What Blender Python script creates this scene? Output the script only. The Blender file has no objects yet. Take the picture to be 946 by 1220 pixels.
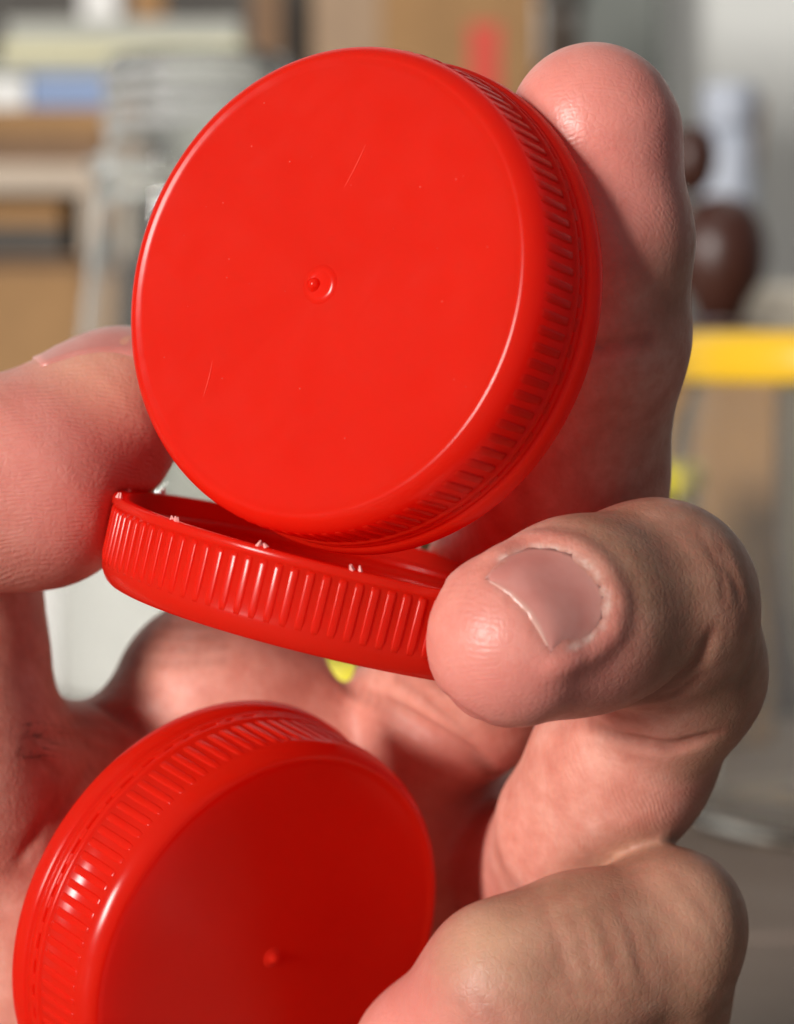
import bpy, bmesh, math, random
import numpy as np
from mathutils import Vector, Matrix

random.seed(7); rng = np.random.default_rng(7)
scene = bpy.context.scene
COL = scene.collection

# ------------------------------------------------------------------ camera
D = 0.280                 # camera to the held caps (m)
PITCH = math.radians(3.7)
CAM = np.array([0.0, 0.0, 0.111])
XR = np.array([1.0, 0, 0])
ZC = np.array([0, -math.cos(PITCH), math.sin(PITCH)])      # toward the camera
YC = np.array([0, math.sin(PITCH), math.cos(PITCH)])
ORI = CAM - D * ZC        # middle of the subject plane
cd = bpy.data.cameras.new('camera'); cam = bpy.data.objects.new('camera', cd); COL.objects.link(cam)
cam.matrix_world = Matrix([[XR[i], YC[i], ZC[i], CAM[i]] for i in range(3)] + [[0, 0, 0, 1]])
cd.sensor_fit = 'HORIZONTAL'; cd.sensor_width = 36
cd.lens = 36 * 280 / (946 / 11.5)
cd.clip_start = 0.01; cd.clip_end = 20
cd.dof.use_dof = True; cd.dof.focus_distance = 0.262; cd.dof.aperture_fstop = 29
scene.camera = cam

# ------------------------------------------------------------------ world, lamps, exposure
w = bpy.data.worlds.new('World'); scene.world = w; w.use_nodes = True
bg = w.node_tree.nodes['Background']
bg.inputs[0].default_value = (0.86, 0.93, 1.0, 1); bg.inputs[1].default_value = 0.145
def area(name, pos, target, size, power, col, size_y=None):
    l = bpy.data.lights.new(name, 'AREA'); o = bpy.data.objects.new(name, l); COL.objects.link(o)
    l.energy = power; l.color = col; l.size = size
    if size_y: l.shape = 'RECTANGLE'; l.size_y = size_y
    o.location = Vector(pos)
    o.rotation_euler = (Vector(target) - Vector(pos)).to_track_quat('-Z', 'Y').to_euler()
    return o
KD = np.array([-0.64, 0.14, 0.75]); KD = KD / np.linalg.norm(KD)
kp = ORI + 4.2 * (KD[0] * XR + KD[1] * YC + KD[2] * ZC)
area('window_light', kp, ORI, 0.80, 236, (1.0, 0.965, 0.92), 1.15)
cl = area('background_fill', (0.25, 0.75, 1.75), (0.05, 1.7, 0.3), 0.5, 2.8, (1.0, 0.96, 0.90)); cl.data.spread = math.radians(85)  # added fill, no real fitting: brightens the wall and background things
scene.view_settings.view_transform = 'Standard'; scene.view_settings.look = 'None'
scene.view_settings.exposure = 0.1; scene.view_settings.gamma = 1; scene.view_settings.use_curve_mapping = False
scene.render.engine = 'CYCLES'
scene.cycles.use_denoising = True; scene.cycles.use_adaptive_sampling = True; scene.cycles.adaptive_threshold = 0.02
scene.cycles.max_bounces = 14; scene.cycles.transmission_bounces = 12; scene.cycles.transparent_max_bounces = 12
scene.cycles.caustics_refractive = True; scene.cycles.sample_clamp_indirect = 6

# ------------------------------------------------------------------ helpers
def P(px, py, z=0.0):
    """photo pixel + mm toward the camera -> mm in the hand frame (x right, y up, z to camera)"""
    k = (280 - z) / 280 / 11.5
    return np.array([(px - 473) * k, (610 - py) * k, z])
def to_world(p):
    p = np.asarray(p, float) * 0.001
    return ORI + p[..., 0:1] * XR + p[..., 1:2] * YC + p[..., 2:3] * ZC
def W(px, py, d):
    """point at d metres along the view axis"""
    s = 11.5 * 280 / (d * 1000)
    return CAM - d * ZC + XR * (px - 473) / s * .001 + YC * (610 - py) / s * .001
def props(o, label=None, cat=None, group=None, kind=None):
    for k, v in (('label', label), ('category', cat), ('group', group), ('kind', kind)):
        if v: o[k] = v
    return o
def empty(name, loc):
    o = bpy.data.objects.new(name, None); COL.objects.link(o); o.location = loc; o.empty_display_size = .01
    return o
def mesh_obj(name, me, mat=None, parent=None, loc=None):
    o = bpy.data.objects.new(name, me); COL.objects.link(o)
    if mat and not me.materials: me.materials.append(mat)
    if parent: o.parent = parent
    if loc is not None: o.location = loc
    return o
def bm_obj(name, bm, mat, parent=None, loc=None, smooth=False):
    me = bpy.data.meshes.new(name); bmesh.ops.recalc_face_normals(bm, faces=bm.faces); bm.to_mesh(me); bm.free()
    if smooth: me.polygons.foreach_set('use_smooth', [True] * len(me.polygons))
    return mesh_obj(name, me, mat, parent, loc)
def lathe_bm(prof, seg=96, closed=False, bm=None):
    """prof: list of (r, z); surface of revolution round z"""
    bm = bm or bmesh.new(); rings = []
    for r, z in prof:
        if r < 1e-7: rings.append([bm.verts.new((0, 0, z))])
        else: rings.append([bm.verts.new((r * math.cos(2 * math.pi * i / seg), r * math.sin(2 * math.pi * i / seg), z)) for i in range(seg)])
    pairs = list(zip(rings, rings[1:])) + ([(rings[-1], rings[0])] if closed else [])
    for a, b in pairs:
        for i in range(seg):
            j = (i + 1) % seg
            if len(a) == 1 and len(b) == 1: continue
            if len(a) == 1: bm.faces.new((a[0], b[i], b[j]))
            elif len(b) == 1: bm.faces.new((a[i], a[j], b[0]))
            else: bm.faces.new((a[i], a[j], b[j], b[i]))
    return bm
def box_bm(sx, sy, sz, c=(0, 0, 0), bev=0.0, rz=0.0, bm=None):
    bm = bm or bmesh.new()
    g = bmesh.ops.create_cube(bm, size=1)
    vs = g['verts']
    bmesh.ops.scale(bm, vec=(sx, sy, sz), verts=vs)
    if bev:
        es = list({e for v in vs for e in v.link_edges})
        r = bmesh.ops.bevel(bm, geom=es, offset=bev, segments=2, affect='EDGES', profile=.5)
        vs = list({v for f in r['faces'] for v in f.verts} | {v for v in vs if v.is_valid})
    if rz: bmesh.ops.rotate(bm, cent=(0, 0, 0), matrix=Matrix.Rotation(rz, 3, 'Z'), verts=vs)
    bmesh.ops.translate(bm, vec=c, verts=vs)
    return bm
def tube_bm(pts, rad, seg=8, bm=None):
    bm = bm or bmesh.new(); pts = [Vector(p) for p in pts]; rings = []
    rad = [float(r) for r in rad] if hasattr(rad, '__len__') else [float(rad)] * len(pts)
    up = Vector((.31, .2, .93))
    for i, p in enumerate(pts):
        t = (pts[min(i + 1, len(pts) - 1)] - pts[max(i - 1, 0)]).normalized()
        a = t.cross(up).normalized(); b = t.cross(a)
        rings.append([bm.verts.new(p + rad[i] * (math.cos(2 * math.pi * k / seg) * a + math.sin(2 * math.pi * k / seg) * b)) for k in range(seg)])
    for A, B in zip(rings, rings[1:]):
        for k in range(seg): bm.faces.new((A[k], A[(k + 1) % seg], B[(k + 1) % seg], B[k]))
    bm.faces.new(rings[0][::-1]); bm.faces.new(rings[-1])
    return bm

# ------------------------------------------------------------------ materials
class NT:
    def __init__(s, name):
        s.m = bpy.data.materials.new(name); s.m.use_nodes = True; s.t = s.m.node_tree
        s.b = s.t.nodes['Principled BSDF']
    def n(s, typ, **kw):
        x = s.t.nodes.new(typ)
        for k, v in kw.items():
            if k.startswith('_'): setattr(x, k[1:], v)
        return x
    def l(s, a, b): s.t.links.new(a, b)
    def set(s, **kw):
        for k, v in kw.items(): s.b.inputs[k.replace('_', ' ')].default_value = v
    def noise(s, scale, detail=3, rough=.5, vec=None, dist=0):
        x = s.n('ShaderNodeTexNoise'); x.inputs['Scale'].default_value = scale; x.inputs['Detail'].default_value = detail
        x.inputs['Roughness'].default_value = rough; x.inputs['Distortion'].default_value = dist
        if vec is not None: s.l(vec, x.inputs['Vector'])
        return x.outputs['Fac']
    def coord(s, out='Object', scale=None):
        c = s.n('ShaderNodeTexCoord').outputs[out]
        if scale is None: return c
        mp = s.n('ShaderNodeMapping'); mp.inputs['Scale'].default_value = scale; s.l(c, mp.inputs['Vector'])
        return mp.outputs['Vector']
    def ramp(s, fac, stops):
        r = s.n('ShaderNodeValToRGB'); e = r.color_ramp.elements
        while len(e) < len(stops): e.new(.5)
        for q, (p, c) in zip(e, stops): q.position = p; q.color = (*c, 1)
        s.l(fac, r.inputs['Fac']); return r.outputs['Color']
    def mix(s, fac, a, b, blend='MIX'):
        x = s.n('ShaderNodeMix', _data_type='RGBA', _blend_type=blend)
        for i, v in ((0, fac), (6, a), (7, b)):
            if hasattr(v, 'is_linked'): s.l(v, x.inputs[i])
            else: x.inputs[i].default_value = v if i == 0 else (*v, 1)
        return x.outputs[2]
    def math(s, op, a, b=0.0, c=None):
        x = s.n('ShaderNodeMath', _operation=op)
        for i, v in enumerate((a, b) if c is None else (a, b, c)):
            if hasattr(v, 'is_linked'): s.l(v, x.inputs[i])
            else: x.inputs[i].default_value = v
        return x.outputs[0]
    def attr(s, name):
        return s.n('ShaderNodeAttribute', _attribute_name=name).outputs['Fac']
    def bump(s, h, strength, dist, normal=None):
        x = s.n('ShaderNodeBump'); x.inputs['Strength'].default_value = strength; x.inputs['Distance'].default_value = dist
        s.l(h, x.inputs['Height'])
        if normal is not None: s.l(normal, x.inputs['Normal'])
        s.l(x.outputs[0], s.b.inputs['Normal']); return x.outputs[0]

def plain(name, col, rough=.6, var=.12, scale=40, bump=0, **kw):
    m = NT(name); f = m.noise(scale, 4, .6, m.coord())
    c0 = tuple(max(0, c * (1 - var)) for c in col); c1 = tuple(min(1, c * (1 + var)) for c in col)
    m.l(m.ramp(f, [(.3, c0), (.7, c1)]), m.b.inputs['Base Color']); m.set(Roughness=rough)
    if bump: m.bump(f, .4, bump)
    if kw: m.set(**kw)
    return m.m

def red_plastic():
    m = NT('red_plastic'); co = m.coord()
    f = m.noise(90, 3, .55, co)
    m.l(m.ramp(f, [(.25, (.82, .026, .009)), (.75, (.88, .034, .013))]), m.b.inputs['Base Color'])
    rf = m.noise(260, 3, .6, co)
    m.l(m.ramp(rf, [(.3, (.17,) * 3), (.7, (.24,) * 3)]), m.b.inputs['Roughness'])
    m.set(IOR=1.5, Subsurface_Weight=.5, Subsurface_Scale=.0022)
    m.b.inputs['Subsurface Radius'].default_value = (1, .12, .06)
    tr = m.n('ShaderNodeBsdfTranslucent'); tr.inputs['Color'].default_value = (1.0, .055, .018, 1)
    mx = m.n('ShaderNodeMixShader'); mx.inputs[0].default_value = .58
    out = [q for q in m.t.nodes if q.type == 'OUTPUT_MATERIAL'][0]
    m.l(m.b.outputs[0], mx.inputs[1]); m.l(tr.outputs[0], mx.inputs[2]); m.l(mx.outputs[0], out.inputs['Surface'])
    # fine handling scratches: thin stretched noise
    v = m.coord('Object', (900, 160, 300)); s1 = m.noise(1.0, 2, .5, v, .4)
    v2 = m.coord('Object', (140, 1100, 300)); s2 = m.noise(1.0, 2, .5, v2, .4)
    h = m.math('ADD', m.math('MULTIPLY', s1, .4), m.math('MULTIPLY', s2, .4))
    h = m.math('ADD', h, m.math('MULTIPLY', m.noise(1500, 2, .5, co), .25))
    h = m.math('ADD', h, m.math('MULTIPLY', m.noise(38, 1, .5, co), 1.6))
    m.bump(h, .10, .00005)
    return m.m

def skin():
    m = NT('skin'); co = m.coord()
    mott = m.noise(230, 4, .6, co); big = m.noise(60, 3, .55, co)
    palm = m.ramp(mott, [(.25, (.52, .180, .130)), (.5, (.64, .268, .200)), (.75, (.73, .365, .285))])
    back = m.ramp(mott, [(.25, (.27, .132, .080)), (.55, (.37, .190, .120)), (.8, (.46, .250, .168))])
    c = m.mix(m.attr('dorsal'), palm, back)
    fine = m.noise(900, 3, .6, co)
    c = m.mix(m.math('MULTIPLY', m.math('SUBTRACT', fine, .45), .9), c, (.50, .150, .105))
    c = m.mix(m.math('MULTIPLY', m.attr('flush'), .9), c, (.70, .225, .19))
    c = m.mix(m.math('MULTIPLY', m.math('SUBTRACT', big, .4), .55), c, (.66, .255, .205))
    c = m.mix(m.math('MULTIPLY', m.attr('pale'), .75), c, (.72, .43, .28))
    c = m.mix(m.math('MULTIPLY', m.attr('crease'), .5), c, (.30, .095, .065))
    c = m.mix(m.attr('dry'), c, (.90, .74, .64))
    m.l(c, m.b.inputs['Base Color'])
    rg = m.n('ShaderNodeMapRange'); rg.inputs[1].default_value = .3; rg.inputs[2].default_value = .7; rg.inputs[3].default_value = .44; rg.inputs[4].default_value = .60
    m.l(m.noise(800, 3, .6, co), rg.inputs[0])
    m.l(m.math('SUBTRACT', rg.outputs[0], m.math('MULTIPLY', m.attr('flush'), .16)), m.b.inputs['Roughness'])
    m.set(IOR=1.42, Subsurface_Weight=.36, Subsurface_Scale=.0018)
    m.b.inputs['Subsurface Radius'].default_value = (1, .32, .18)
    # fingerprint ridges follow an attribute measured in mm, bent by noise
    bend = m.math('MULTIPLY', m.noise(130, 2, .5, co), 2.6)
    ph = m.math('MULTIPLY', m.math('ADD', m.attr('ridge'), bend), 2 * math.pi / .46)
    rid = m.math('MULTIPLY', m.math('SINE', ph), m.attr('ridge_amount'))
    brk = m.math('MULTIPLY', m.math('SUBTRACT', m.noise(330, 3, .6, co), .36), 4.0); brk = m.math('MAXIMUM', m.math('MINIMUM', brk, 1.0), .1)
    rid = m.math('MULTIPLY', rid, brk)
    # diamond-shaped skin texture
    vo = m.n('ShaderNodeTexVoronoi', _feature='DISTANCE_TO_EDGE'); vo.inputs['Scale'].default_value = 1250; m.l(co, vo.inputs['Vector'])
    cell = m.math('MINIMUM', vo.outputs['Distance'], .25)
    wr = m.noise(1, 3, .6, m.coord('Object', (1500, 350, 500)), .5)
    h = m.math('ADD', m.math('MULTIPLY', rid, .40), m.math('MULTIPLY', cell, 1.7))
    h = m.math('ADD', h, m.math('MULTIPLY', wr, .9))
    h = m.math('ADD', h, m.math('MULTIPLY', m.noise(420, 4, .6, co), 1.5))
    m.bump(h, .62, .00006)
    return m.m

def nail_mat():
    m = NT('nail'); co = m.coord()
    f = m.noise(300, 3, .5, co)
    base = m.ramp(f, [(.3, (.55, .205, .170)), (.7, (.62, .265, .225))])
    c = m.mix(m.attr('white'), base, (.78, .62, .50))
    m.l(c, m.b.inputs['Base Color'])
    m.set(Roughness=.30, IOR=1.5, Subsurface_Weight=.3, Subsurface_Scale=.001)
    m.b.inputs['Subsurface Radius'].default_value = (1, .4, .3)
    m.bump(m.noise(1, 2, .5, m.coord('Object', (260, 900, 900))), .25, .00006)
    return m.m

def clear(name, col, rough=.02, ior=1.17, clarity=.9):
    m = NT(name); m.set(Roughness=rough, IOR=ior, Transmission_Weight=clarity)
    f = m.noise(60, 2, .5, m.coord())
    c1 = tuple(c * .97 for c in col)
    m.l(m.ramp(f, [(.3, c1), (.7, col)]), m.b.inputs['Base Color'])
    m.bump(f, .15, .0006)
    return m.m

def wood(name, c0, c1, scale=(3, 60, 60), rough=.5):
    m = NT(name); v = m.coord('Object', scale)
    f = m.noise(1.0, 6, .65, v, .8); f2 = m.noise(6.0, 4, .6, v, .3)
    c = m.ramp(f, [(.25, c0), (.75, c1)])
    c = m.mix(m.math('MULTIPLY', f2, .35), c, tuple(x * .55 for x in c0))
    m.l(c, m.b.inputs['Base Color']); m.set(Roughness=rough); m.bump(f2, .2, .0005)
    return m.m

RED = red_plastic(); RED_MATTE = red_plastic(); RED_MATTE.name = 'red_plastic_inside'
_b = RED_MATTE.node_tree.nodes['Principled BSDF']; RED_MATTE.node_tree.links.remove(_b.inputs['Roughness'].links[0]); _b.inputs['Roughness'].default_value = .75; _b.inputs['Specular IOR Level'].default_value = .15
SKIN = skin(); NAIL = nail_mat()
TABLE = wood('table_wood', (.215, .150, .118), (.310, .232, .188), (2.2, 34, 34), .55)
WALL = plain('wall_paint', (.60, .605, .58), .85, .05, 9, .0004)
CARD = plain('cardboard', (.33, .180, .072), .8, .12, 30, .0003)
CARD_DARK = plain('brown_card', (.20, .115, .062), .8, .15, 30, .0003)
BEIGE = plain('beige_card', (.50, .405, .315), .8, .08, 30)
CREAM = plain('cream_board', (.66, .62, .40), .7, .08, 20)
GREYB = plain('grey_board', (.42, .42, .37), .7, .08, 20)
BLUE = plain('blue_card', (.235, .315, .50), .6, .08, 20)
PALE = plain('pale_plastic', (.74, .73, .70), .45, .05, 20)
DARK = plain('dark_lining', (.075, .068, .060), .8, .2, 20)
DGREY = plain('corner_shade_grey', (.145, .155, .140), .7, .15, 14)  # shade of the wall corner put into the colour
YELLOW = plain('yellow_plastic', (.80, .47, .02), .35, .06, 30)
LEMON = plain('lemon_plastic', (.85, .72, .04), .35, .06, 30)
BROWNW = wood('dark_turned_wood', (.035, .010, .006), (.095, .028, .016), (60, 60, 6), .4)
STEEL = plain('frosted_grey_plastic', (.42, .45, .52), .5, .10, 60)
JAR = clear('clear_jar_plastic', (.985, .97, .93), .03, 1.17, .965)
GLASS = clear('clear_bottle_plastic', (.975, .985, .965), .02, 1.30, .95)
THREAD = clear('thread_glint_plastic', (.99, .99, .98), .05, 1.45, .72)  # milkier than the bottle: white glints of the thread put into the colour
SCUFF = plain('scuffed_red_plastic', (.86, .085, .05), .5, .1, 400)
CUT = plain('dry_skin', (.80, .62, .52), .5, .08, 400)
HAIR = plain('dark_hair', (.035, .022, .016), .5, .1, 100)
STRESS = plain('stressed_red_plastic', (.92, .38, .35), .35, .1, 400)

# ------------------------------------------------------------------ setting: table and wall
t = empty('table', (0, 0.62, 0))
props(t, 'greyish brown wooden table under the yellow lidded jar', 'table')
PW = .118
for i in range(15):        # boards run across the view
    bm = box_bm(3.2, PW - .0016, .028, (0, 0, -.014), .0012)
    b = bm_obj('plank', bm, TABLE, t, (random.uniform(-.12, .12), -.42 + i * PW - .0, random.uniform(-.0004, 0)))
bm = box_bm(3.4, 2.4, .02); wo = bm_obj('wall', bm, WALL, None, (0, 1.62, .6)); wo.rotation_euler = (math.pi / 2, 0, 0)
props(wo, kind='structure')

# ------------------------------------------------------------------ red caps
R0 = .02385
def cap_frame(c_mm, n, roll=0.0):
    n = np.array(n) / np.linalg.norm(n)
    u = np.cross([0, 1, .02], n); u /= np.linalg.norm(u); v = np.cross(n, u)
    rot = np.stack([XR, YC, ZC], 1) @ np.stack([u, v, n], 1)
    m = Matrix(rot.tolist()).to_4x4() @ Matrix.Rotation(roll, 4, 'Z')
    m.translation = Vector(to_world(np.array(c_mm, float)))
    return m
def body_profile(hb, kn):
    mm = [(0, -.20), (8, -.20), (21.3, -.20), (21.75, -.14), (22.05, -.03), (22.3, 0), (22.6, -.10), (22.95, -.36), (23.3, -.80),
          (23.55, -1.3), (23.7, -1.75), (23.74, -2.2), (23.76, -kn - .1), (24.0, -kn - .18), (24.12, -kn - .34), (24.14, -hb + .25),
          (24.02, -hb + .05), (23.8, -hb), (22.9, -hb), (22.72, -hb + .15), (22.6, -5), (22.5, -2.6), (21.9, -1.75), (20.5, -1.55), (0, -1.55)]
    return [(r * .001, z * .001) for r, z in mm]
RIB_ME = {}
def rib_mesh(length):
    if length in RIB_ME: return RIB_ME[length]
    bm = bmesh.new(); st = [(0, -.02, .7), (.35, .09, .85), (.9, .19, 1), (length - .5, .24, 1), (length - .12, .20, .95), (length, .05, .8)]
    rings = []
    for z, h, wf in st:
        ring = []
        for y, hh in ((-.46, -.06), (-.36, .85), (-.27, 1.0), (.27, 1.0), (.36, .85), (.46, -.06)):
            ring.append(bm.verts.new(((R0 * 1000 - .12 + (h * hh if hh > 0 else -.06)) * .001, y * wf * .001, -z * .001)))
        rings.append(ring)
    for a, b in zip(rings, rings[1:]):
        for k in range(5): bm.faces.new((a[k], a[k + 1], b[k + 1], b[k]))
    bm.faces.new(rings[0][::-1]); bm.faces.new(rings[-1])
    me = bpy.data.meshes.new('grip_rib'); bmesh.ops.recalc_face_normals(bm, faces=bm.faces); bm.to_mesh(me); bm.free()
    me.polygons.foreach_set('use_smooth', [True] * len(me.polygons)); me.materials.append(RED)
    RIB_ME[length] = me; return me
NR = 96
def make_cap(c_mm, n, label, band=True, hb=9.0, kn=7.9, roll=0.0, nub='dimple', bh=3.0):
    e = empty('bottle_cap', (0, 0, 0)); e.matrix_world = cap_frame(c_mm, n, roll)
    props(e, label, 'bottle cap', 'red ribbed bottle caps')
    sh = bm_obj('cap_shell', lathe_bm(body_profile(hb, kn), 240), RED, e, smooth=True); sh.data.materials.append(RED_MATTE)
    for f in sh.data.polygons:
        if f.center.z < -.0014 and math.hypot(f.center.x, f.center.y) < .02295: f.material_index = 1
    me = rib_mesh(round(kn - 2.0, 2))
    for i in range(NR):
        r = mesh_obj('grip_rib', me, None, e); r.location = (0, 0, -.0020); r.rotation_euler = (0, 0, 2 * math.pi * i / NR)
    # sprue mark in the middle of the top: a low ring with a pip
    pr = [(0, -.10), (.45, -.08), (.8, -.06), (1.05, -.02), (1.3, .03), (1.5, .01), (1.7, -.07), (1.9, -.17), (2.0, -.26)]
    if nub == 'pip': pr = [(0, .55), (.28, .52), (.45, .38), (.55, .12), (.8, -.06), (1.1, -.17), (1.2, -.26)]
    else:
        pip = bm_obj('sprue_pip', lathe_bm([(q * .001, z * .001) for q, z in [(0, .62), (.3, .56), (.52, .34), (.66, .0), (.8, -.2)]], 24), RED, e, smooth=True)
        pip.matrix_local = Matrix.Translation((-.00055, .0001, 0)) @ Matrix.Rotation(.35, 4, 'Y')
        for (x0, y0, x1, y1) in ((3.6, 8.8, 6.4, 12.4), (-14.6, -8.0, -13.2, -4.6)):
            p = [((x0 + (x1 - x0) * t + .12 * math.sin(3 * t)) * .001, (y0 + (y1 - y0) * t) * .001, -.000195) for t in np.linspace(0, 1, 6)]
            bm_obj('scratch', tube_bm([tuple(map(float, q)) for q in p], [.00001, .000022, .000032, .000026, .00002, .00001], 5), SCUFF, e)
        bm = bmesh.new()
        for q in range(26):
            g = bmesh.ops.create_icosphere(bm, subdivisions=1, radius=random.uniform(.00004, .00011)); a_ = random.uniform(0, 6.28); q_ = .0205 * math.sqrt(random.random())
            bmesh.ops.translate(bm, verts=g['verts'], vec=(q_ * math.cos(a_), q_ * math.sin(a_), -.00019))
        dd = bm_obj('dust', bm, SCUFF, e, smooth=True); dd['kind'] = 'stuff'
    bm_obj('sprue_mark', lathe_bm([(r * .001, z * .001) for r, z in pr], 40), RED, e, smooth=True)
    if band:
        z0, z1 = hb + .24, hb + bh
        mm = [(23.3, z0), (24.0, z0), (24.16, z0 + .14), (24.18, z0 + .75), (24.08, z0 + .85), (24.08, z0 + .95), (24.34, z0 + 1.06), (24.56, z0 + 1.3), (24.62, z1 - .45), (24.5, z1 - .12),
              (24.1, z1), (23.5, z1), (23.3, z1 - .2), (23.2, z0 + 1.2)]
        bm_obj('tamper_band', lathe_bm([(r * .001, -z * .001) for r, z in mm], 240, True), RED, e, smooth=True)
        for k in range(56):            # the little bridges that hold the band on
            a = 2 * math.pi * k / 56 + random.uniform(-.02, .02)
            o = bm_obj('bridge', box_bm(.0007, .0013, .0004, (.02376, 0, -(hb + .12) * .001), .00008), RED, e) if k == 0 else mesh_obj('bridge', br_me, None, e)
            if k == 0: br_me = o.data
            o.rotation_euler = (0, 0, a)
    else:
        bm = bmesh.new()               # screw thread inside the open cap
        pts = [(.0222 * math.cos(t), .0222 * math.sin(t), (-4.2 - 3.2 * t / (4 * math.pi)) * .001) for t in np.linspace(0, 4 * math.pi, 160)]
        bm_obj('thread', tube_bm(pts, .00055, 8, bm), RED, e, smooth=True)
        for k in range(14):            # torn bridges left on the rim
            a = 2 * math.pi * k / 14 + .12 + random.uniform(-.06, .06)
            bm = bmesh.new()
            for q in range(3):
                g = bmesh.ops.create_cone(bm, cap_ends=True, segments=5, radius1=.00028, radius2=.00006, depth=random.uniform(.0003, .0008))
                bmesh.ops.rotate(bm, cent=(0, 0, 0), verts=g['verts'], matrix=Matrix.Rotation(math.pi + random.uniform(-.9, .9), 3, 'X') @ Matrix.Rotation(random.uniform(-.5, .5), 3, 'Y'))
                bmesh.ops.translate(bm, verts=g['verts'], vec=(.0237 + random.uniform(-.0003, .0003), random.uniform(-.0008, .0008), -(hb + .2) * .001))
            o = bm_obj('torn_tab', bm, STRESS, e); o.rotation_euler = (0, 0, a)
    return e
def along(c, z):      # slide a centre along its own view ray to another depth
    c = np.array(c, float); return np.array([c[0] * (280 - z) / (280 - c[2]), c[1] * (280 - z) / (280 - c[2]), z])
C1 = along((-7.38, 21.55, 24.6), 22.6); N1 = np.array([-.540, .139, .830])
C2 = np.array([-7.27, -12.13, 4.52]); N2 = np.array([-.235, -.970, -.063])
C3 = np.array([-13.1, -47.1, -5.3]); N3 = np.array([.642, -.275, .716])
make_cap(C1, N1, 'red cap held upright on top, smooth round face turned to the viewer', True, 7.8, 6.9, .2, 'dimple', 3.7)
make_cap(C2, N2, 'red cap without its band lying open side up, pinched by the fingertip', False, 8.8, 7.7, .05)
make_cap(C3, N3, 'red cap resting in the palm, dark shaded face below the other two', True, 8.8, 7.8, .11, 'pip', 3.6)
CAPS = [(C1, N1, 11.5, 24.5), (C2, N2, 8.8, 24.3), (C3, N3, 12.4, 24.6)]

# ------------------------------------------------------------------ the hand: one surface from a distance field
VX = 0.52
lo = np.array([-78., -128., -66.]); hi = np.array([54., 58., 44.])
ns = np.ceil((hi - lo) / VX).astype(int) + 1
F = np.full(tuple(ns), 40., np.float32)
ax = [lo[i] + VX * np.arange(ns[i]) for i in range(3)]
def window(a, b):
    i0 = np.clip(np.floor((a - lo) / VX).astype(int), 0, ns - 1); i1 = np.clip(np.ceil((b - lo) / VX).astype(int) + 1, 1, ns)
    sl = tuple(slice(i0[i], i1[i]) for i in range(3))
    g = np.meshgrid(*[ax[i][sl[i]].astype(np.float32) for i in range(3)], indexing='ij', sparse=True)
    return sl, g
def cone_d(g, a, b, ra, rb):
    d = b - a; L2 = float(d @ d) + 1e-9
    x, y, z = g[0] - np.float32(a[0]), g[1] - np.float32(a[1]), g[2] - np.float32(a[2])
    t = np.clip((x * d[0] + y * d[1] + z * d[2]) / L2, 0, 1)
    q = np.sqrt((x - t * d[0]) ** 2 + (y - t * d[1]) ** 2 + (z - t * d[2]) ** 2)
    return q - (ra + (rb - ra) * t)
def smin(a, b, k):
    h = np.clip(.5 + .5 * (b - a) / k, 0, 1); return b + (a - b) * h - k * h * (1 - h)
def chain(field_local, g, pts, k):
    for (a, ra), (b, rb) in zip(pts, pts[1:]):
        field_local = smin(field_local, cone_d(g, a, b, ra, rb), k)
    return field_local
def add(pts, k_in=2.0, k_out=2.5):
    """pts: [(xyz, r)...] a limb of round cones, blended inside with k_in and into the hand with k_out"""
    a = np.min([p - r for p, r in pts], 0) - 7; b = np.max([p + r for p, r in pts], 0) + 7
    sl, g = window(a, b)
    f = chain(np.full(np.broadcast_shapes(*[q.shape for q in g]), 40., np.float32), g, pts, k_in)
    F[sl] = smin(F[sl], f, k_out)
def ball(p, r, k=3.0, sc=(1, 1, 1)):
    sc = np.array(sc, float); sl, g = window(p - r * sc - 7, p + r * sc + 7)
    q = np.sqrt(((g[0] - p[0]) / sc[0]) ** 2 + ((g[1] - p[1]) / sc[1]) ** 2 + ((g[2] - p[2]) / sc[2]) ** 2)
    F[sl] = smin(F[sl], (q - r) * sc.min(), k)
# palm
WR = np.array([-34., -122., -42.])
add([(P(485, 940, -42), 10.5), (np.array([-22., -100., -44.]), 14), (WR, 17)], 4, 6)
add([(P(520, 1010, -44), 10.5), (np.array([-18., -104., -46.]), 14), (WR, 17)], 4, 6)
add([(P(560, 1150, -46), 10.5), (np.array([-16., -108., -46.]), 14), (WR, 17)], 4, 6)
add([(P(560, 1290, -44), 10), (np.array([-16., -112., -46.]), 14), (WR, 17)], 4, 6)
ball(P(330, 960, -42), 13, 8, (1.6, 1.3, .8))
ball(P(262, 832, -35), 11.6, 5, (1.05, 1.0, .85))            # radial border of the palm
add([(P(265, 840, -36), 11), (P(452, 930, -41), 10.5)], 3, 4)
# thenar mass and thumb web
add([(P(-75, 930, -16), 14), (P(40, 1080, -24), 15), (np.array([-36., -95., -32.]), 18)], 4, 5)
add([(P(-40, 925, -18), 7.5), (P(60, 908, -26), 6.2), (P(140, 905, -32), 6.2), (P(240, 915, -38), 8)], 4, 4.5)
# thumb
add([(P(-75, 930, -14), 13.6), (P(-74, 800, -20), 11.9), (P(-69, 716, -20), 11.3)], 3, 3.5)
add([(P(-90, 588, 0), 11.0), (P(42, 570, -3), 11.0), (P(118, 503, -6), 8.3), (P(150, 470, -8), 7.2)], 3.2, .5)
# index finger
add([(P(478, 890, -38), 9.8), (P(560, 815, -30), 10), (P(632, 696, -17), 11.2), (P(676, 575, -2), 10.0), (P(712, 400, 8), 8.8),
     (P(717, 285, 11.5), 8.6), (P(709, 160, 13), 7.9), (P(705, 148, 13), 7.6)], 3, 1.6)
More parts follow.
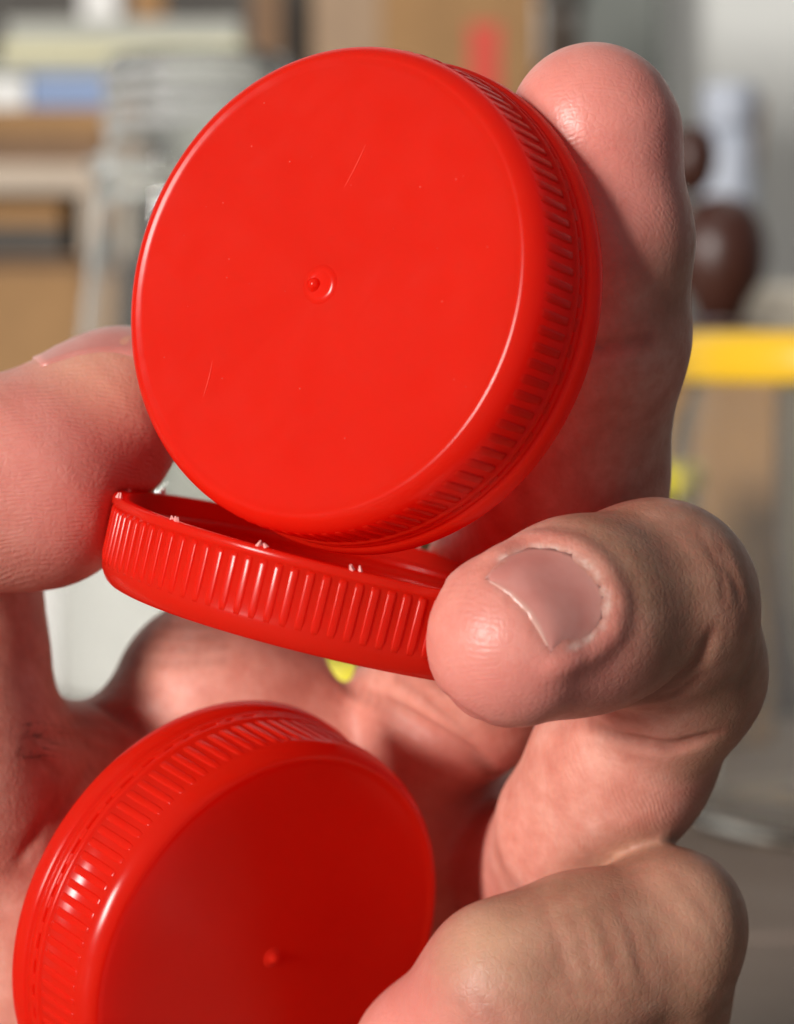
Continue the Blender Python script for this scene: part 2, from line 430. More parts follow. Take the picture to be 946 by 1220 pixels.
# middle finger, curled, nail to the camera
add([(P(545, 1040, -46), 9), (P(655, 1036, -31), 8.6), (P(694, 988, -13), 9.3)], 3, 1.6)
add([(P(692, 985, -11), 9.3), (P(742, 905, -4), 9.1), (P(806, 800, 5), 8.6), (P(800, 772, 8), 8.9)], 3, .9)
add([(P(806, 790, 6), 8.7), (P(780, 718, 13), 9.7), (P(690, 733, 21), 9.0), (P(612, 760, 26.5), 8.45)], 3, .9)
# ring finger, curled over the lowest cap
add([(P(560, 1330, -40), 10), (P(752, 1290, -12), 9.4), (P(786, 1118, 3), 8.4)], 3, 2)
add([(P(786, 1120, 3), 8.5), (P(692, 1146, 6), 8.55), (P(606, 1182, 7), 8.7), (P(520, 1265, 1), 8.2), (P(470, 1330, -6), 7.4)], 3, 1.2)
ball(P(597, 1156, 9.5), 5.2, 4); ball(P(812, 1085, 3), 5.6, 3.5)
# little finger below the frame
add([(P(540, 1480, -44), 9), (P(720, 1440, -16), 8), (P(700, 1370, -2), 7.5), (P(560, 1420, 0), 7)], 3, 2)

# flesh gives way round the caps
for c, n, H, R in CAPS:
    n = n / np.linalg.norm(n); a = c - R - 4 - H; b = c + R + 4 + H
    sl, g = window(a, b)
    x, y, z = g[0] - c[0], g[1] - c[1], g[2] - c[2]
    h = -(x * n[0] + y * n[1] + z * n[2]); rr = np.sqrt(np.maximum(x * x + y * y + z * z - h * h, 0))
    d = np.maximum(rr - R, np.abs(h - H / 2) - H / 2)
    F[sl] = -smin(-F[sl], d - .05, .8)

def samp(p):
    q = (p - lo) / VX; i = np.floor(q).astype(int); f = q - i
    if (i < 0).any() or (i >= ns - 1).any(): return 10.
    c = F[i[0]:i[0] + 2, i[1]:i[1] + 2, i[2]:i[2] + 2]
    c = c[0] * (1 - f[0]) + c[1] * f[0]; c = c[0] * (1 - f[1]) + c[1] * f[1]
    return float(c[0] * (1 - f[2]) + c[1] * f[2])
def march(o, d, n=400, step=.25):
    prev = o
    for i in range(n):
        p = o + d * step * i
        if samp(p) < 0: return (p + prev) / 2
        prev = p
    return None
def surf(px, py, z0=42, n=420):
    o = P(px, py, z0); d = P(px, py, z0 - 1) - o
    return march(o, d, n)
# open notch between the palm's edge and the index finger
for (x, y, q) in ((411, 806, .7), (408, 792, 1.35), (405, 775, 1.7)):
    a, b = P(x, y, 0), P(x, y, -64)
    sl, g = window(np.minimum(a, b) - 5, np.maximum(a, b) + 5)
    F[sl] = -smin(-F[sl], cone_d(g, a, b, q, q * 1.2), .7)
CREASES = []
def crease(pxs, r=.35, k=.8, deep=.0, z0=42):
    pts = []
    for (x0, y0), (x1, y1) in zip(pxs, pxs[1:]):
        for t in np.linspace(0, 1, max(2, int(math.hypot(x1 - x0, y1 - y0) / 9)), endpoint=False):
            s = surf(x0 + (x1 - x0) * t, y0 + (y1 - y0) * t, z0)
            if s is not None: pts.append(s)
    s = surf(*pxs[-1], z0)
    if s is not None: pts.append(s)
    CREASES.append((pts, r, k))
nail_px_side = [(580, 690), (600, 667), (636, 653), (676, 659), (706, 681), (721, 714), (716, 744), (692, 764), (656, 776)]
                                               # thumb joint
crease([(412, 818), (452, 838), (500, 868), (560, 902), (590, 925)], .8, 1.5)                    # base of the index finger
crease([(470, 806), (520, 850), (560, 880)], .2, .9); crease([(500, 800), (548, 846), (590, 868)], .2, .9)
crease([(655, 408), (720, 414), (775, 404)], .3, 1.0)
crease([(700, 862), (745, 882), (800, 892), (862, 872)], .35, 1.0)                              # middle finger joint
crease([(735, 848), (790, 826), (832, 795), (850, 750)], .3, 1.2); crease([(852, 640), (880, 700), (886, 745)], .1, .6); crease([(826, 622), (862, 680), (866, 730)], .08, .5); crease([(770, 838), (812, 826), (842, 800)], .18, .8)
for x in (660, 690, 722, 752): crease([(x - 24, 1066), (x + 2, 1112), (x + 22, 1185)], .10, .5)    # over the ring finger joint
crease([(760, 1050), (800, 1085), (835, 1130)], .04, .4); crease([(800, 1040), (838, 1080), (858, 1120)], .04, .4)
crease([(560, 1180), (580, 1200), (596, 1220)], .04, .4); crease([(548, 1190), (560, 1215)], .03, .35)
crease([(110, 838), (140, 848), (168, 866), (190, 880)], .4, 1.2)
crease([(22, 888), (45, 878), (90, 880), (130, 900)], .16, .6); crease([(20, 897), (50, 905), (75, 925)], .14, .6)
crease([(60, 868), (100, 858), (140, 866)], .10, .5); crease([(70, 880), (110, 872), (150, 884)], .09, .5)
for y in (742, 756, 770, 786): crease([(165 - (y - 742) * .5, y), (210, y + 3), (270, y + 1)], .10, .6)
for x, y in ((80, 960), (40, 1000), (90, 1010)): crease([(x - 30, y + 40), (x, y), (x + 30, y - 50)], .12, .9)
NCR = len(CREASES)
# nail surface is read before its groove is cut
def lerp_poly(poly, t):
    seg = [math.hypot(b[0] - a[0], b[1] - a[1]) for a, b in zip(poly, poly[1:])]; L = sum(seg) * t
    for (a, b), s in zip(zip(poly, poly[1:]), seg):
        if L <= s + 1e-9: return (a[0] + (b[0] - a[0]) * L / s, a[1] + (b[1] - a[1]) * L / s)
        L -= s
    return poly[-1]
free_px = [(580, 690), (602, 705), (627, 729), (656, 776)]
NU, NV = 22, 22
nail_grid = np.zeros((NU + 1, NV + 1, 3))
for j in range(NV + 1):
    v = j / NV; f0 = lerp_poly(free_px, v); c0 = lerp_poly([(x + (x - 655) * .035, y + (y - 715) * .035) for x, y in nail_px_side], v)
    for i in range(NU + 1):
        u = i / NU; s = surf(f0[0] + (c0[0] - f0[0]) * u, f0[1] + (c0[1] - f0[1]) * u)
        nail_grid[i, j] = s if s is not None else P(650, 715, 26)
cxn, cyn = 655, 715; folds = []
for k in range(40):
    x, y = lerp_poly(nail_px_side, .10 + .90 * k / 39); L_ = math.hypot(x - cxn, y - cyn)
    q = surf(x + (x - cxn) / L_ * 11, y + (y - cyn) / L_ * 11)
    if q is not None: folds.append(q - np.array([-.1, .38, .80]))
add([(q, .80) for q in folds], .6, 1.5)
crease(nail_px_side, .10, .30); crease(free_px, .08, .3)
thumb_nail = np.zeros((15, 15, 3)); tdir = np.array([.42, -.88, -.05]); tdir /= np.linalg.norm(tdir)
tax = P(158, 380, -8) - P(46, 444, -6); tside = np.cross(tax / np.linalg.norm(tax), tdir)
for i in range(15):
    for j in range(15):
        q = P(46, 444, -6) + tax * (i / 14) * 1.15 + tside * (j / 14 - .5) * 13.5 - tdir * 8
        s = march(q, tdir, 120, .2); thumb_nail[i, j] = s if s is not None else q + tdir * 9
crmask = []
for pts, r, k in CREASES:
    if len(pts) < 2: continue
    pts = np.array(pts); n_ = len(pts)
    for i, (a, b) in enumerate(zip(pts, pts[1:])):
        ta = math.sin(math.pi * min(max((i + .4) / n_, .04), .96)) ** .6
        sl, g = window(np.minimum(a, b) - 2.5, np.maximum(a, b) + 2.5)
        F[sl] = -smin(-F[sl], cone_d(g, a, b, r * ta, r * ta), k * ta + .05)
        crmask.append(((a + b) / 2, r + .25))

def surface_nets(F):
    s = F < 0
    diff = np.zeros(tuple(np.array(F.shape) - 1), bool); c0 = s[:-1, :-1, :-1]
    for dx in (0, 1):
        for dy in (0, 1):
            for dz in (0, 1):
                diff |= s[dx:F.shape[0] - 1 + dx, dy:F.shape[1] - 1 + dy, dz:F.shape[2] - 1 + dz] != c0
    cells = np.argwhere(diff); idx = np.full(diff.shape, -1, np.int32); idx[tuple(cells.T)] = np.arange(len(cells))
    acc = np.zeros((len(cells), 3)); cnt = np.zeros(len(cells))
    for axis in range(3):
        o1, o2 = [q for q in range(3) if q != axis]
        for u in (0, 1):
            for v in (0, 1):
                A = cells.copy(); A[:, o1] += u; A[:, o2] += v; B = A.copy(); B[:, axis] += 1
                fa = F[tuple(A.T)]; fb = F[tuple(B.T)]; m = (fa < 0) != (fb < 0)
                t = np.where(m, fa / np.where(m, fa - fb, 1), 0)
                p = A.astype(float); p[:, axis] += t; acc[m] += p[m]; cnt[m] += 1
    verts = lo + VX * acc / cnt[:, None]
    quads = []
    for axis in range(3):
        o1, o2 = [(1, 2), (2, 0), (0, 1)][axis]
        a = [slice(None)] * 3; b = [slice(None)] * 3; a[axis] = slice(0, -1); b[axis] = slice(1, None)
        e = s[tuple(a)] != s[tuple(b)]; E = np.argwhere(e)
        E = E[(E[:, o1] > 0) & (E[:, o2] > 0) & (E[:, o1] < F.shape[o1] - 1) & (E[:, o2] < F.shape[o2] - 1)]
        q = []
        for d1, d2 in ((-1, -1), (0, -1), (0, 0), (-1, 0)):
            c = E.copy(); c[:, o1] += d1; c[:, o2] += d2; q.append(idx[tuple(c.T)])
        q = np.stack(q, 1); ins = s[tuple(E.T)]; q[~ins] = q[~ins][:, ::-1]; quads.append(q)
    return verts, np.concatenate(quads)
V, Q = surface_nets(F)
# light smoothing
for it in range(3):
    acc = np.zeros_like(V); cnt = np.zeros(len(V))
    for k in range(4):
        a, b = Q[:, k], Q[:, (k + 1) % 4]
        np.add.at(acc, a, V[b]); np.add.at(acc, b, V[a]); np.add.at(cnt, a, 1); np.add.at(cnt, b, 1)
    V = V + .5 * (acc / np.maximum(cnt, 1)[:, None] - V)
me = bpy.data.meshes.new('hand')
hand_org = np.array([-34., -122., -42.])
Wv = to_world(V); ho = to_world(hand_org)
me.vertices.add(len(V)); me.vertices.foreach_set('co', (Wv - ho).ravel())
me.loops.add(Q.size); me.loops.foreach_set('vertex_index', Q.ravel().astype(np.int32))
me.polygons.add(len(Q)); me.polygons.foreach_set('loop_start', np.arange(0, Q.size, 4, dtype=np.int32))
me.polygons.foreach_set('use_smooth', np.ones(len(Q), bool))
me.update(calc_edges=True); me.validate()

def near(p, r, soft):           # soft ball mask over the vertices
    return np.clip((r + soft - np.linalg.norm(V - p, axis=1)) / soft, 0, 1)
nrm = np.zeros(len(V) * 3, np.float32); me.vertex_normals.foreach_get('vector', nrm); nrm = nrm.reshape(-1, 3)
nc = np.stack([nrm @ XR, nrm @ YC, nrm @ ZC], 1)       # normals in the hand frame
def seg_t(a, b):
    d = b - a; t = np.clip(((V - a) @ d) / (d @ d), 0, 1); return np.linalg.norm(V - a - t[:, None] * d, axis=1)
ridge = np.zeros(len(V)); amount = np.zeros(len(V))
def ridges(mask, coord):
    global ridge, amount
    m = mask > amount; ridge = np.where(m, coord, ridge); amount = np.where(m, mask, amount)
ctr = P(70, 800, 8)
ridges(near(P(60, 570, 6), 11, 6) * np.clip(nc[:, 2] * 2 + .3, 0, 1), np.linalg.norm((V - ctr) * [.7, 1, .6], axis=1))
d = P(790, 860, 0) - P(670, 960, 0); d /= np.linalg.norm(d)
ridges(near(P(690, 950, 0), 9, 5) * .9 * np.clip((seg_t(P(786, 1120, 3), P(606, 1182, 7)) - 10.5) / 2, 0, 1), (V @ np.array([.93, .30, 0.1])))
ridges(near(P(240, 790, -28), 9, 6) * .8, V @ np.array([.05, 1, .1]))
ridges(near(P(700, 200, 20), 8, 6) * .45, np.linalg.norm(V - P(690, 330, 20), axis=1))
ridges(near(P(565, 770, 30), 5, 4) * .5, np.linalg.norm(V - P(600, 850, 30), axis=1))
ridges(near(P(500, 850, -25), 9, 6) * .4, V @ np.array([.55, .8, 0]))
dors = np.zeros(len(V))
def dorsal(mask):
    global dors
    dors = np.maximum(dors, mask)
tip = P(612, 760, 26.5)
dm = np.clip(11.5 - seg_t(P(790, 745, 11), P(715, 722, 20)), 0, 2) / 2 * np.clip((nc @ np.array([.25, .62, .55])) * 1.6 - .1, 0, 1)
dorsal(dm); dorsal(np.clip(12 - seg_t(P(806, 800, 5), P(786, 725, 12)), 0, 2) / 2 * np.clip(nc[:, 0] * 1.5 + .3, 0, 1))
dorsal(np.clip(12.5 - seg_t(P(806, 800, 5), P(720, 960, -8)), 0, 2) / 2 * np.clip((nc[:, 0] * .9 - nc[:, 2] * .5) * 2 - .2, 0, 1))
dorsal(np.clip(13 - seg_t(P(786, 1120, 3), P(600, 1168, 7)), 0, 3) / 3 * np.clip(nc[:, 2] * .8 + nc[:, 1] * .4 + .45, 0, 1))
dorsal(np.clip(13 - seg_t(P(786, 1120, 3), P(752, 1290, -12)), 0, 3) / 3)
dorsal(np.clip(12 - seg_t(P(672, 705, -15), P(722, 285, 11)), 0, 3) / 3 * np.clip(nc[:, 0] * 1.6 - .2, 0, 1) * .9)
dorsal(near(P(815, 690, 20), 9, 6) * .9); dorsal(near(P(130, 800, -35), 5, 7) * .5); dorsal(near(P(60, 880, -24), 4, 8) * .45)
flush = np.maximum.reduce([near(P(610, 800, 28), 6, 8) * .8, near(P(712, 150, 20), 9, 8) * .75, near(P(120, 560, 4), 9, 9) * .7, near(P(530, 1240, 6), 7, 8) * .8,
                           near(P(560, 960, -30), 8, 8) * .5])
pale = np.maximum.reduce([near(P(578, 1110, 14), 1.5, 6) * .6, near(P(130, 430, 0), 4, 6) * .6, near(P(835, 1085, 10), 2, 5) * .3, near(P(835, 880, 6), 2, 4) * .4])
dry = np.zeros(len(V))
for k in range(240):
    t_ = .10 + .84 * k / 239; q = surf(*lerp_poly([(x + (x - 655) * .05, y + (y - 715) * .05) for x, y in nail_px_side], t_))
    if q is not None: dry = np.maximum(dry, near(q, .05, .50) * (.30 + .16 * math.sin(k * .31) + .14 * math.sin(k * .12 + 1)))
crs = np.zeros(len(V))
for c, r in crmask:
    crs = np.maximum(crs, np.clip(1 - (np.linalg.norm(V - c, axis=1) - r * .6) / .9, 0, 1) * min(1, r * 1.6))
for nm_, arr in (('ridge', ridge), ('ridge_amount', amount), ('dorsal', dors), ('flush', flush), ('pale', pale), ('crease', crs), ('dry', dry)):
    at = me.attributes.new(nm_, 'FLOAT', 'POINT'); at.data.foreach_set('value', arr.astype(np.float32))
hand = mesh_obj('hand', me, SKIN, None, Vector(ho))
props(hand, 'bare left hand gripping the three red caps, thumb at left, fingers curled', 'hand')

def patch(name, grid, lift, edge, mat, whites, parent, base=.02):
    """a thin curved plate lifted off the flesh"""
    g = grid.copy()
    for _ in range(5):
        g[1:-1, 1:-1] = (g[:-2, 1:-1] + g[2:, 1:-1] + g[1:-1, :-2] + g[1:-1, 2:]) / 4
    nu, nv = g.shape[:2]
    du = np.gradient(g, axis=0); dv = np.gradient(g, axis=1); n = np.cross(du, dv); n /= np.linalg.norm(n, axis=2, keepdims=True) + 1e-9
    if (n[nu // 2, nv // 2] @ edge) < 0: n = -n
    n = n.mean((0, 1)) * .4 + n * .6
    prof = np.sin(np.linspace(0, math.pi, nv)) ** .5; pu = np.clip(np.minimum(np.linspace(0, 5, nu), np.linspace(5, 0, nu) + .5), 0, 1)
    top = g + n * (lift * prof[None, :, None] * pu[:, None, None] + base); bot = g - n * .45
    co = np.concatenate([top.reshape(-1, 3), bot.reshape(-1, 3)]); off = nu * nv
    faces = []
    ix = lambda i, j, o=0: o + i * nv + j
    for i in range(nu - 1):
        for j in range(nv - 1):
            faces.append((ix(i, j), ix(i + 1, j), ix(i + 1, j + 1), ix(i, j + 1))); faces.append((ix(i, j, off), ix(i, j + 1, off), ix(i + 1, j + 1, off), ix(i + 1, j, off)))
    rim = [(i, 0) for i in range(nu)] + [(nu - 1, j) for j in range(1, nv)] + [(i, nv - 1) for i in range(nu - 2, -1, -1)] + [(0, j) for j in range(nv - 2, 0, -1)]
    for a, b in zip(rim, rim[1:] + rim[:1]): faces.append((ix(*a), ix(*a, off), ix(*b, off), ix(*b)))
    m_ = bpy.data.meshes.new(name); m_.from_pydata([tuple(v) for v in (to_world(co) - ho)], [], faces); m_.update()
    bm = bmesh.new(); bm.from_mesh(m_); bmesh.ops.recalc_face_normals(bm, faces=bm.faces); bm.to_mesh(m_); bm.free()
    m_.polygons.foreach_set('use_smooth', [True] * len(m_.polygons))
    at = m_.attributes.new('white', 'FLOAT', 'POINT'); wv = np.zeros((nu, nv))
    for i in range(nu): wv[i, :] = whites(i / (nu - 1))
    at.data.foreach_set('value', np.concatenate([wv.ravel(), wv.ravel()]).astype(np.float32))
    return mesh_obj(name, m_, mat, parent), top
nl, ntop = patch('fingernail', nail_grid, .14, np.array([-.2, .5, .8]), NAIL, lambda u: .25 if u < .05 else .18 if u < .09 else .1 * max(0, u - .75) * 4, hand)
patch('fingernail', thumb_nail, .3, -tdir, NAIL, lambda u: .5 if u > .9 else 0, hand, .16)
# fine dark hairs on the thumb web
bm = bmesh.new()
for i in range(150):
    x, y = random.uniform(20, 70), random.uniform(862, 905); L = random.uniform(2.5, 7) * 10; a_ = random.uniform(-.35, .95)
    s0, s1 = surf(x, y), surf(x + L * math.cos(a_), y - L * math.sin(a_))
    if s0 is None or s1 is None or abs(s0[2] - s1[2]) > 7: continue
    pts = [s0 + (s1 - s0) * q + np.array([-.5 * math.sin(a_), .5 * math.cos(a_), .5]) * 1.3 * q * (1 - q) for q in np.linspace(0, 1, 7)]
    tube_bm([tuple(v) for v in (to_world(np.array(pts)) - ho)], [.000026 * (1 - .8 * q) for q in np.linspace(0, 1, 7)], 4, bm)
h = bm_obj('hair', bm, HAIR, hand); h['kind'] = 'stuff'

# ------------------------------------------------------------------ things on the table behind
def at_table(px, d):
    p = W(px, 610, d); return Vector((p[0], p[1], 0))
# tall clear bottle without a cap, threaded neck
bp = at_table(238, .70)
e = empty('plastic_bottle', bp); e.scale = (1, 1, 1.09); props(e, 'clear plastic bottle with bare threaded neck behind the thumb', 'bottle')
mm = [(0, 2), (26, 1.2), (34, 0), (37, 4), (38, 10), (38, 40), (36.5, 62), (33.6, 84), (30.6, 104), (28.4, 122), (27, 133), (26, 139), (28.5, 141), (28.5, 143.5), (24.5, 145), (23.5, 148), (23.5, 166), (22.9, 167.5),
      (21.6, 167.5), (21.4, 148), (24.6, 139), (25.6, 132), (27, 121), (29.2, 103), (32.2, 83), (35.1, 61), (36.6, 39), (36.6, 10), (35.4, 5), (32, 2.6), (0, 3.6)]
bm_obj('bottle_body', lathe_bm([(r * .001, z * .001) for r, z in mm], 96), GLASS, e, smooth=True)
for k in range(4):
    pts = [(.0235 * math.cos(t), .0235 * math.sin(t), (150 + k * 4.0 + 2.2 * t / 6.28) * .001) for t in np.linspace(0, 5.6, 60)]
    bm_obj('thread', tube_bm(pts, .0012, 8), THREAD, e, smooth=True)
# jar with a yellow lid
jp = at_table(1042, .62); jp.z = -.0001
e = empty('storage_jar', jp); props(e, 'clear storage jar with a yellow lid beside the curled finger', 'jar')
mm = [(0, 2.2), (34, 2), (43, 0), (46, 4), (46.5, 12), (46.5, 88), (45, 94), (43, 97), (43, 110), (41.6, 110), (41.6, 97), (43.6, 93), (45, 87), (45, 12), (44.4, 6), (41, 3.4), (0, 3.8)]
bm_obj('jar_body', lathe_bm([(r * .001, z * .001) for r, z in mm], 96), JAR, e, smooth=True)
mm = [(0, 112.6), (40, 112.6), (43.5, 112), (45, 110.3), (45.2, 102), (44.6, 101.2), (43.6, 101.2), (43.4, 110.4), (0, 110.8)]
bm_obj('lid', lathe_bm([(r * .001, z * .001) for r, z in mm], 96), YELLOW, e, smooth=True)
0 and bm_obj('sealing_ring', lathe_bm([(r * .001, z * .001) for r, z in [(43.2, 97.4), (43.9, 97.7), (43.9, 99.0), (43.2, 99.3)]], 96, True), LEMON, e, smooth=True)
# turned wooden mill behind the jar
e = empty('pepper_mill', at_table(856, .80)); props(e, 'dark reddish brown turned wooden pepper mill behind the yellow lid', 'pepper mill')
mm = [(0, 0), (20, 0), (21, 3), (19, 12), (14, 40), (13, 70), (15, 88), (10, 92), (0, 92)]
bm_obj('mill_body', lathe_bm([(r * .001, z * .001) for r, z in mm], 48), BROWNW, e, smooth=True)
mm = [(0, 92.4), (5.5, 92.4), (7, 97), (10.4, 102), (11.6, 109), (10.2, 116), (6, 121), (0, 122.5)]
bm_obj('mill_head', lathe_bm([(r * .001, z * .001) for r, z in mm], 48), BROWNW, e, smooth=True)
mm = [(0, 122), (2.6, 122.4), (5.4, 126), (6.6, 131), (5.4, 136.6), (0, 139.5)]
o = bm_obj('finial', lathe_bm([(r * .001, z * .001) for r, z in mm], 32), BROWNW, e, smooth=True); o.location = (-.0072, 0, 0)
e.scale = (1.22, 1.22, float(W(850, 300, .80)[2]) / .109)
# steel bottle, leaning spoon, pale pot
e = empty('grey_bottle', at_table(866, .98)); e.scale = (1, 1, 1.16); props(e, 'slim bluish grey bottle standing behind the wooden mill', 'bottle')
mm = [(0, 0), (10, 0), (11, 2), (11, 120), (10.4, 140), (9.4, 150), (9, 160), (0, 160)]
bm_obj('bottle_body', lathe_bm([(r * .001, z * .001) for r, z in mm], 48), STEEL, e, smooth=True)
bm_obj('stopper', lathe_bm([(r * .001, z * .001) for r, z in [(0, 160.4), (9.6, 160.4), (10, 162), (10, 172), (9.2, 173.6), (0, 174)]], 48), STEEL, e, smooth=True)
a, b = W(880, 260, 1.02), W(903, 120, 1.04)
fa = at_table(850, 1.00)
o = bm_obj('wooden_stick', tube_bm([(0, 0, 0), tuple(Vector(b) - fa)], .0026, 10), CARD_DARK, None, fa, smooth=True)
props(o, 'thin dark wooden stick leaning beside the bluish grey bottle', 'stick')
e = empty('brown_carton', at_table(852, .735)); props(e, 'plain tan carton seen through the yellow lidded jar', 'box')
bm_obj('carton_body', box_bm(.028, .026, .1025, (0, 0, .05125), .0008), CARD, e)
bm_obj('carton_flap', box_bm(.027, .012, .0012, (0, -.0062, .1032), .0003), CARD, e)
bm_obj('carton_flap', box_bm(.027, .012, .0012, (0, .0062, .1032), .0003), CARD, e)
e = empty('pale_tub', at_table(998, .96)); e.scale = (1, 1, 1.04); props(e, 'pale beige plastic tub standing behind the yellow lidded jar', 'tub')
mm = [(0, 0), (34, 0), (36, 2), (41, 118), (43, 120), (43, 123), (40, 123), (39.4, 119), (34.4, 4), (0, 3)]
TUBM = plain('beige_plastic', (.66, .60, .50), .45, .05, 20)
bm_obj('tub_body', lathe_bm([(r * .001, z * .001) for r, z in mm], 64), TUBM, e, smooth=True)
bm_obj('rim_band', lathe_bm([(r * .001, z * .001) for r, z in [(43.1, 119.5), (44.4, 120), (44.4, 123.6), (43.1, 124)]], 64, True), TUBM, e, smooth=True)
# yellow caps
e = empty('small_bottle', at_table(752, .66)); props(e, 'small clear bottle with lemon yellow top behind the long upright finger', 'bottle')
mm = [(0, 1.5), (18, 1), (20, 0), (21, 3), (21, 52), (17, 60), (15, 62), (15, 74), (13.8, 74), (13.8, 62), (16, 58.4), (19.6, 51), (19.6, 4), (0, 3)]
bm_obj('bottle_body', lathe_bm([(r * .001, z * .001) for r, z in mm], 64), GLASS, e, smooth=True)
bm_obj('bottle_top', lathe_bm([(r * .001, (73.5 + z * .55) * .001) for r, z in [(0, 13), (15, 13), (16.2, 12), (16.6, 0), (15.6, 0), (15.4, 10), (0, 10.4)]], 64), LEMON, e, smooth=True)
e = empty('yellow_tub', at_table(432, .66)); props(e, 'squat lemon yellow tub glimpsed in the gap below the middle cap', 'tub')
mm = [(0, 0), (20, 0), (22, 2), (23, 30), (22.2, 30), (21.2, 3), (0, 2.4)]
bm_obj('tub_body', lathe_bm([(r * .001, z * .001) for r, z in mm], 64), LEMON, e, smooth=True)
bm_obj('tub_lid', lathe_bm([(r * .001, z * .001) for r, z in [(0, 33), (22, 33), (24, 32), (24.2, 28), (23.4, 28), (23.3, 30.4), (0, 30.6)]], 64), LEMON, e, smooth=True)
# stack of boxes at the left, about a metre away
S = lambda y, d: W(0, y, d)[2]
def slab(name, px0, px1, y0, y1, d, depth, mat, lab, cat, group=None, bev=.001):
    a, b = W(px0, y1, d), W(px1, y0, d)
    o = bm_obj(name, box_bm(b[0] - a[0], depth, b[2] - a[2], (0, depth / 2, (b[2] - a[2]) / 2), bev), mat, None, (float((a[0] + b[0]) / 2), float(a[1]), float(a[2])))
    props(o, lab, cat, group); return o
dS = 1.0
zt = 0.0
# big brown carton standing on the table
a, b = W(-260, 668, dS), W(112, 312, dS)
e = empty('brown_carton', (float((a[0] + b[0]) / 2), float(a[1]), 0)); props(e, 'large brown cardboard carton under the open beige box at left', 'box')
bw, bh = float(b[0] - a[0]), float(b[2])
bm_obj('carton_body', box_bm(bw, .22, bh - .0006, (0, .11, bh / 2 - .0003), .0015), CARD_DARK, e)
bm_obj('packing_tape', box_bm(.05, .0004, bh * .55, (.03, -.0003, bh * .7), 0), CARD, e)
# open fronted beige box on it
x0, x1 = float(W(-260, 0, dS)[0]), float(W(130, 0, dS)[0]); z0, z1 = bh, float(W(0, 197, dS)[2])
e = empty('open_box', ((x0 + x1) / 2, float(a[1]) - .004, z0)); props(e, 'beige box lying open fronted with dark inside on the brown carton', 'box')
ww, hh = x1 - x0, z1 - z0
bm_obj('top_panel', box_bm(ww, .20, .011, (0, .10, hh - .0055), .001), BEIGE, e)
bm_obj('bottom_panel', box_bm(ww, .20, .002, (0, .10, .001), .0005), CARD_DARK, e)
bm_obj('side_panel', box_bm(.009, .198, hh - .0132, (ww / 2 - .0046, .10, (hh - .013) / 2 + .002), .001), BEIGE, e)
bm_obj('side_panel', box_bm(.009, .198, hh - .0132, (-ww / 2 + .0046, .10, (hh - .013) / 2 + .002), .001), BEIGE, e)
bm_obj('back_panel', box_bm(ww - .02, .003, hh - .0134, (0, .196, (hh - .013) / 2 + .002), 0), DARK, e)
o = bm_obj('brown_book', box_bm(ww - .03, .12, .010, (0, .06, .005), .0008), CARD, None, ((x0 + x1) / 2 - .003, float(a[1]) + .012, z0 + hh - .0225))
props(o, 'brown book lying on the dark case inside the open beige box', 'book')
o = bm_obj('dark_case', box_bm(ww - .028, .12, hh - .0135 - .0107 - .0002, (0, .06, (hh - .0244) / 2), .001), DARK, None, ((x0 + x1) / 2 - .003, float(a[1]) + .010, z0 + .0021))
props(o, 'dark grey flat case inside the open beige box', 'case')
# flat things piled on it
def on(z, hgt, px0, px1, mat, name, lab, cat, y=None, dep=.18):
    xa, xb = float(W(px0, 0, dS)[0]), float(W(px1, 0, dS)[0])
    o = bm_obj(name, box_bm(xb - xa, dep, hgt - .0003, (0, dep / 2, hgt / 2), .0008), mat, None, ((xa + xb) / 2, float(a[1]) + (y or 0), z))
    props(o, lab, cat); return z + hgt
z = z1
z = on(z, .0105, -240, 128, CARD_DARK, 'cardboard_sheet', 'dark brown folded cardboard lying on the open beige box', 'cardboard')
z = on(z, .0095, -250, 134, CARD, 'cardboard_sheet', 'light brown folded cardboard under the blue folder', 'cardboard')
zb = z
z = on(z, .0125, 40, 150, BLUE, 'folder', 'pale blue folder lying flat in the pile at left', 'folder')
on(zb, .0115, -260, 37, PALE, 'paper_stack', 'white paper stack next to the pale blue folder', 'paper')
z = on(z, .0045, -200, 296, GREYB, 'cardboard_sheet', 'grey board lying under the cream slab', 'board', .002)
z = on(z, .0075, 6, 292, CREAM, 'cream_board', 'cream coloured board near the top of the pile at left', 'board')
z = on(z, .0085, 12, 288, GREYB, 'paper_stack', 'greyish paper pad on top of the cream board', 'paper', .003)
# dark shelf with posts behind the pile
e = empty('shelf_rack', (float(W(130, 0, 1.35)[0]), float(W(130, 0, 1.35)[1]), 0)); props(e, 'dark open shelf rack with pale and brown posts behind the pile', 'shelf')
xo = float(W(130, 0, 1.35)[0])
bm_obj('back_panel', box_bm(.34, .006, .34, (-.01, .16, .17), 0), DARK, e)
bm_obj('shelf_board', box_bm(.33, .15, .012, (-.01, .08, .125), .001), BEIGE, e)
for px, wd, mt in ((122, .019, PALE), (178, .015, CARD), (318, .016, CARD_DARK)):
    bm_obj('post', box_bm(wd, .02, .33, (float(W(px, 0, 1.35)[0]) - xo, .0, .165), .001), mt, e)
pb = at_table(250, 1.03); hb_ = float(W(0, 84, 1.03)[2])
o = bm_obj('grey_box', box_bm(.066, .05, hb_, (0, .025, hb_ / 2), .001), GREYB, None, pb)
props(o, 'plain grey box standing on the table behind the clear bottle neck', 'box')
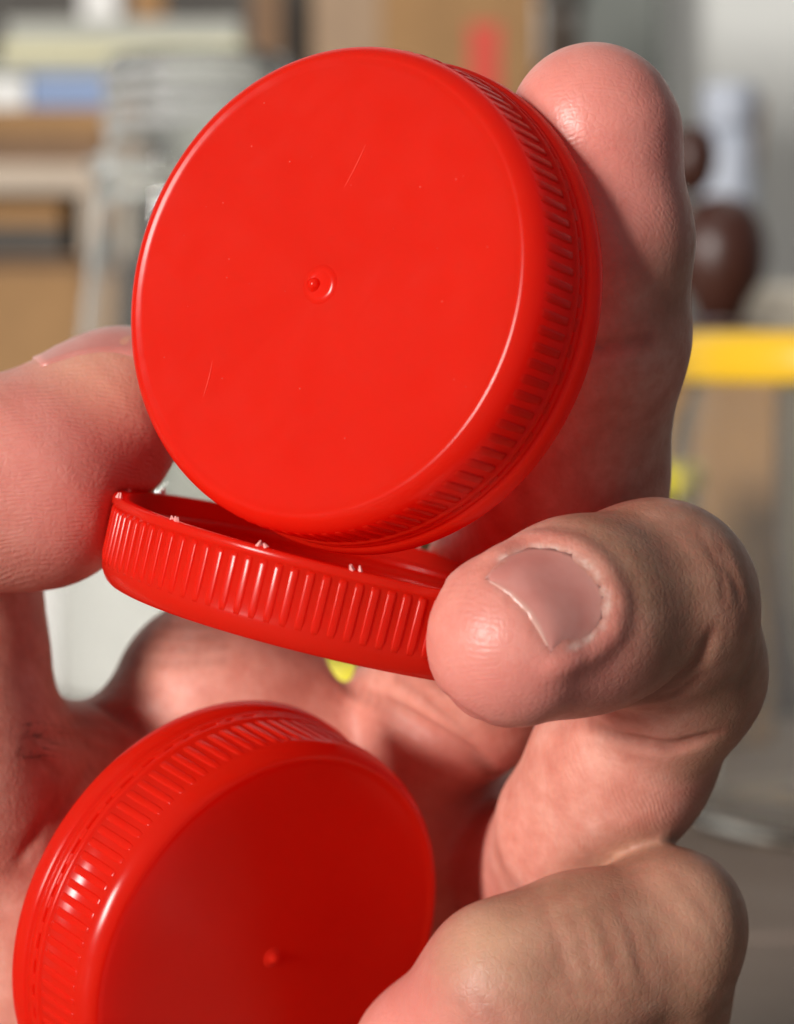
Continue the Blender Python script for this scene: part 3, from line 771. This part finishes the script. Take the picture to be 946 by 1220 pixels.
# tall carton behind the top cap
a, b = W(372, 60, 1.22), W(640, 60, 1.22)
e = empty('brown_carton', (float((a[0] + b[0]) / 2), float(a[1]), 0)); props(e, 'tall brown carton with a red mark standing behind the top cap', 'box')
wd = float(b[0] - a[0])
bm_obj('carton_body', box_bm(wd, .1, .30, (0, .05, .15), .0015), CARD, e)
mk = W(577, 75, 1.22); bm_obj('red_mark', box_bm(.014, .0004, .035, (float(mk[0] - (a[0] + b[0]) / 2), -.0004, float(mk[2])), 0), plain('red_ink', (.62, .07, .045), .7), e)
bm_obj('packing_tape', box_bm(.03, .0004, .30, (-.035, -.0003, .15), 0), plain('brown_tape', (.36, .24, .15), .4), e)
e = empty('dark_flask', at_table(668, 1.2)); e.scale = (1, 1, 1.35); props(e, 'dark brown flask beside the tall brown carton', 'flask')
mm = [(0, 0), (16, 0), (17, 2), (17, 150), (14, 165), (9, 172), (9, 190), (0, 190)]
bm_obj('flask_body', lathe_bm([(r * .001, z_ * .001) for r, z_ in mm], 48), plain('dark_glass', (.05, .035, .025), .3), e, smooth=True)
bm_obj('flask_cap', lathe_bm([(r * .001, z_ * .001) for r, z_ in [(0, 190.4), (10, 190.4), (10.5, 192), (10.5, 204), (0, 205)]], 48), DARK, e, smooth=True)
e = empty('corner_shade_panel', at_table(735, 1.575)); props(e, 'dark grey green panel standing for a shaded corner of the pale wall', 'panel')  # dark upright panel put in for the shadowed wall corner
bm_obj('shade_panel_body', box_bm(.050, .036, .42, (0, .018, .21), .002), DGREY, e)
bm_obj('shade_panel_front', box_bm(.045, .006, .40, (0, -.0045, .21), .001), DGREY, e)
# pale tray behind the bottle
e = empty('white_tray', at_table(150, .86)); props(e, 'white plastic tray on the table behind the clear bottle', 'tray')
bm_obj('tray_base', box_bm(.17, .10, .003, (0, 0, .0015), .0005), PALE, e)
for sx in (-1, 1): bm_obj('tray_side', box_bm(.003, .10, .046, (sx * .0835, 0, .0262), .0005), PALE, e)
for sy in (-1, 1): bm_obj('tray_side', box_bm(.164, .003, .046, (0, sy * .0485, .0262), .0005), PALE, e)
